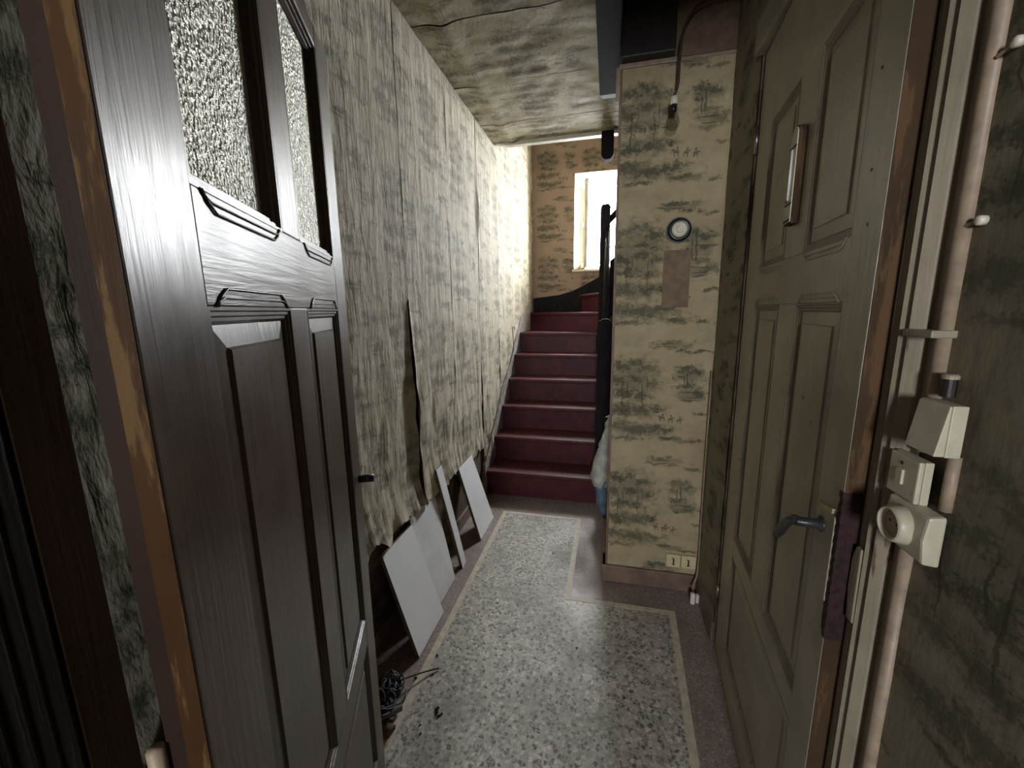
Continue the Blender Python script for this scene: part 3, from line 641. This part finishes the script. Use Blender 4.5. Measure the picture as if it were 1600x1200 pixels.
# plastic bag tucked behind the pillar at the foot of the stairs
bg_ = empty('plastic_bag', (.02, 2.86, 0)); tag(bg_, 'bulging white and blue plastic bag standing between the pillar and the stair foot', 'bag')
def blob(nm, mat, prof, seed, parent, seg=28):
    mb = MB(); k = len(prof)
    for i, (cx, cyy, z, rx, ry) in enumerate(prof):
        for j in range(seg):
            a = 2*math.pi*j/seg; f = 1+.26*nz(math.cos(a)*2.2, math.sin(a)*2.2, z*16+seed)+.18*nz(math.cos(a)*6, math.sin(a)*6, z*36+seed)
            mb.v.append((cx+rx*f*math.cos(a), cyy+ry*f*math.sin(a), z))
    for i in range(k-1):
        for j in range(seg): mb.f.append((i*seg+j, i*seg+(j+1) % seg, (i+1)*seg+(j+1) % seg, (i+1)*seg+j))
    mb.f += [tuple(reversed(range(seg))), tuple((k-1)*seg+j for j in range(seg))]
    o = mb.build(nm, mat, parent, smooth=True); o.matrix_parent_inverse = Matrix.Translation((-.02, -2.86, 0)); return o
blob('blue_lower_bag', M['bluebag'], [(.05,2.86,.0,.05,.05),(.045,2.86,.03,.075,.065),(.035,2.86,.10,.085,.07),(.03,2.86,.18,.088,.07),(.03,2.86,.26,.090,.07),(.04,2.86,.32,.06,.06)], 3., bg_)
blob('white_bag', M['bag'], [(.04,2.86,.215,.07,.06),(.02,2.86,.245,.098,.075),(.01,2.86,.29,.110,.08),(.015,2.86,.35,.098,.08),(.02,2.86,.43,.086,.075),(.022,2.86,.50,.078,.07),(.025,2.86,.515,.068,.06),(.025,2.86,.54,.072,.06),(.03,2.86,.59,.062,.055),(.035,2.86,.63,.050,.045),(.04,2.86,.665,.046,.04),(.042,2.86,.70,.044,.035),(.045,2.86,.74,.028,.025)], 1., bg_)
hdl = MB().tube([(.045, 2.86, .71), (.03, 2.855, .745), (.012, 2.85, .752), (-.004, 2.85, .746), (.02, 2.85, .759), (.05, 2.86, .745)], [.012, .011, .007, .003, .007, .012], 8).build('bag_handle', M['white'], bg_, smooth=True)
hdl.matrix_parent_inverse = Matrix.Translation((-.02, -2.86, 0))

# cable along the stair stringer
cb = MB().tube([(XL+.050, 4.02, 1.30), (XL+.050, 4.00, 1.335), (XL+.050, 3.93, 1.325), (XL+.050, 3.95, 1.22), (XL+.048, 3.98, 1.12), (XL+.046, 3.80, .98), (XL+.040, 3.72, .92), (XL+.050, 3.60, .885), (XL+.036, 3.55, .815), (XL+.036, 3.35, .64), (XL+.036, 3.15, .46), (XL+.036, 3.00, .33)], .0035, 6).build('stair_cable', M['rubber'], None, smooth=True)
tag(cb, 'thin black cable running along the left edge of the stairs', 'cable')

# double socket on the pillar
so = empty('wall_socket', (.407, YP-.008, .173)); tag(so, 'ivory double wall socket low on the pillar above its skirting', 'socket')
box((-.074, -.014, -.036), (-.001, .0, .036)).build('outlet', M['ivory'], so, bevel=.004)
box((.001, -.014, -.036), (.074, .0, .036)).build('outlet', M['ivory'], so, bevel=.004)
for x in (-.036, .038):
    MB().box((x-.0035, -.0150, -.018), (x+.0035, -.012, .016)).box((x-.010, -.0150, .014), (x-.002, -.012, .018)).box((x-.009, -.0150, -.021), (x+.009, -.012, -.017)).build('slot', M['black'], so)
# round bell push
be = empty('bell_push', (.305, YP-.010, 1.853)); tag(be, 'round black bell push with a white button, high on the pillar', 'bell push')
MB().lathe([(.058, .002), (.058, -.006), (.055, -.010)], (0, 0, 0), 'y', 36).build('backplate', M['cream'], be, smooth=False).data.materials[0] = M['greyplastic']
MB().lathe([(.054, -.004), (.054, -.010), (.048, -.022), (.038, -.026), (.034, -.020)], (0, 0, 0), 'y', 36).build('ring', M['black'], be, smooth=True)
MB().lathe([(.036, -.018), (.035, -.028), (.028, -.034), (.014, -.036), (.013, -.031), (.006, -.030), (.003, -.033)], (0, 0, 0), 'y', 36).build('button', M['bulbwhite'], be, smooth=True)
# hanging bulb
lb = empty('hanging_bulb', (.245, 2.03, 2.36)); tag(lb, 'bare light bulb hanging on a brown cord in front of the pillar', 'light bulb')
lp = Vector((.245, 2.03, 2.36))
def lpart(mb, nm, mat, smooth=True):
    o = mb.build(nm, mat, lb, smooth=smooth); o.matrix_parent_inverse = Matrix.Translation(-lp); return o
lpart(MB().tube([(.50, 2.05, 2.745), (.42, 2.05, 2.742), (.36, 2.05, 2.735), (.315, 2.045, 2.715), (.280, 2.04, 2.665), (.262, 2.035, 2.60), (.258, 2.03, 2.52), (.258, 2.03, 2.44), (.252, 2.03, 2.405), (.243, 2.03, 2.385)], .0055, 8), 'cord', M['brown_wire'])
lpart(MB().lathe([(.008, .030), (.016, .026), (.017, .0), (.015, -.004)], (.245, 2.03, 2.355), 'z', 18), 'lamp_holder', M['bulbwhite'])
lpart(MB().lathe([(.014, .0), (.0145, -.022), (.012, -.028)], (.244, 2.03, 2.352), 'z', 18), 'bulb_cap', M['black'])
bm_, tt, bb = newmat('clear_bulb'); fz = tt.n('ShaderNodeFresnel', {'IOR': 1.5}).outputs[0]
fz = tt.math('MULTIPLY', fz, tt.math('SUBTRACT', 1.0, tt.n('ShaderNodeNewGeometry').outputs['Backfacing']))
mxs = tt.n('ShaderNodeMixShader', {0: fz, 1: tt.n('ShaderNodeBsdfTransparent', {0: (.72, .73, .70, 1)}).outputs[0], 2: tt.n('ShaderNodeBsdfGlossy', {'Roughness': .03}).outputs[0]}).outputs[0]
bm_.node_tree.links.new(mxs, bm_.node_tree.nodes['Material Output'].inputs[0])
lpart(MB().lathe([(.012, -.026), (.020, -.040), (.027, -.058), (.028, -.072), (.024, -.088), (.014, -.098), (.003, -.101)], (.244, 2.03, 2.352), 'z', 20), 'bulb', bm_)
# extension lead down the pillar corner, ending in plugs on the floor
ex = MB().tube([(.486, 2.09, 1.20), (.487, 2.09, .80), (.488, 2.09, .45), (.490, 2.088, .22), (.486, 2.075, .13), (.470, 2.05, .095), (.458, 2.03, .070)], .004, 7).build('extension_lead', M['conduit'], None, smooth=True)
tag(ex, 'thin pale cord running down the pillar corner with two white plugs at its end', 'cord')
for dx, dy, h in ((0, 0, .062), (.028, .012, .050)):
    MB().box((.446+dx, 2.000+dy, .003), (.468+dx, 2.020+dy, h)).build('plug', M['white'], ex, bevel=.005)

# thermometer on the grey door's middle stile
tl = D2.matrix_world
def on_door(x, y, z): return tl @ Vector((x, y, z))
th = bpy.data.objects.new('thermometer', None); link(th); th.matrix_world = tl @ Matrix.Translation((.505, -.001, 1.815)); tag(th, 'white and brown thermometer hanging on the grey door', 'thermometer')
arc = lambda w_, z0, z1, r: [(-w_, z0), (w_, z0)]+[(w_*math.cos(a*math.pi/10), z1+r*math.sin(a*math.pi/10)) for a in range(11)]
def plate(w_, z0, z1, r, y0, y1): return MB().prism([(x, y0, z) for x, z in arc(w_, z0, z1, r)], (0, y1-y0, 0))
plate(.026, -.115, .095, .026, 0, -.016).build('wood_back', M['raw_edge'], th, bevel=.002)
plate(.023, -.110, .095, .022, -.016, -.019).build('scale_plate', M['cream'], th, bevel=.001)
MB().tube([(0, -.021, -.055), (0, -.021, .065)], .003, 8).build('glass_tube', M['white'], th, smooth=True)
MB().tube([(-.012, -.020, -.06), (-.012, -.020, .06)], .0018, 6).build('mercury_line', M['raw_edge'], th)
for z in (-.065, .070, -.105):
    box((-.023, -.0205, z-.002), (.023, -.018, z+.002)).build('band', M['raw_edge'], th)

# switches and socket on the frame of the grey door
def swbox(nm, label, cat, loc):
    o = empty(nm, loc); return tag(o, label, cat)
s1 = swbox('light_switch', 'large square light switch with a tilted rocker, top of three boxes by the grey door', 'switch', (.463, .6685, 1.331))
box((-.018, -.029, -.036), (-.000, .029, .036)).build('housing', M['cream'], s1, bevel=.002)
MB().prism([(-.018, -.028, -.035), (-.018, -.028, .035), (-.0205, -.028, .035), (-.0300, -.028, -.035)], (0, .056, 0)).build('rocker', M['cream'], s1, bevel=.0015)
s2 = swbox('push_switch', 'small square box with a push button, between the light switch and the socket', 'switch', (.463, .7095, 1.241))
box((-.018, -.031, -.0325), (-.011, .031, .0325)).build('cover', M['cream'], s2, bevel=.0025)
box((-.011, -.0315, -.033), (.0, .0315, .033)).build('housing', M['cream'], s2, bevel=.002)
box((-.0215, -.004, -.013), (-.017, .010, .011)).build('button', M['cream'], s2, bevel=.0015)
MB().lathe([(.0028, -.0185), (.0028, -.017)], (0, .004, .020), 'x', 10).build('screw', M['black'], s2)
s3 = swbox('power_socket', 'round-faced cream power socket, lowest of three boxes beside the grey door', 'socket', (.463, .682, 1.1705))
MB().prism([(.0, -.042, -.0385), (.0, -.042, .0385), (-.021, -.042, .036), (-.025, -.042, .0), (-.021, -.042, -.036)], (0, .084, 0)).build('housing', M['cream'], s3, bevel=.004, smooth=False)
MB().lathe([(.031, -.018), (.0265, -.036), (.0245, -.041), (.0225, -.0395), (.0215, -.030), (.004, -.029)], (0, .006, .001), 'x', 32).build('outlet_rim', M['cream'], s3, smooth=True)
MB().lathe([(.0215, -.0300), (.0215, -.0315)], (0, .006, .001), 'x', 28).build('outlet_face', M['conduit'], s3)
for dy, dz in ((-.008, .002), (.009, .002)):
    MB().lathe([(.0025, -.031), (.0025, -.0325)], (0, .006+dy, .001+dz), 'x', 10).build('pin_hole', M['black'], s3)
# conduit with clip, pipe stub, cable clips
cd = MB().tube([(.473, .716, .15), (.473, .716, .7), (.473, .716, 1.127)], .0105, 10).tube([(.473, .716, 1.280), (.473, .716, 1.9), (.473, .717, 2.80)], .0105, 10).build('conduit', M['conduit'], None, smooth=True)
tag(cd, 'painted cable conduit running up the edge of the grey door frame', 'conduit')
box((.445, .699, 1.452), (.478, .758, 1.463)).build('clip', M['grey_frame'], cd, bevel=.002)
MB().tube([(.470, .658, 1.212), (.470, .658, 1.292)], .0075, 10).build('short_conduit', M['conduit'], cd, smooth=True)
stb = MB().lathe([(.0085, 0), (.0085, .026)], (.4655, .683, 1.372), 'z', 14).build('pipe_stub', M['black_wood'], None)
tag(stb, 'short dark pipe stub with a pale cap above the light switch', 'pipe')
MB().lathe([(.0095, .025), (.0095, .030), (.007, .032)], (.4655, .683, 1.372), 'z', 14).build('cap', M['conduit'], stb)
for nm, y, z, lab in (('cable_clip', .692, 1.810, 'small pale cable clip on the right wall beside the top of the door frame'), ('cable_clip', .699, 1.607, 'small pale cable clip on the right wall, halfway up the door frame')):
    o = MB().lathe([(.0065, 0), (.0065, -.008), (.004, -.010)], (.476, y-.010, z), 'x', 12).build(nm, M['bulbwhite'], None, smooth=True); tag(o, lab, 'cable clip')
    MB().tube([(.470, y-.008, z), (.468, y+.012, z-.004)], .0025, 6).build('nail', M['conduit'], o)
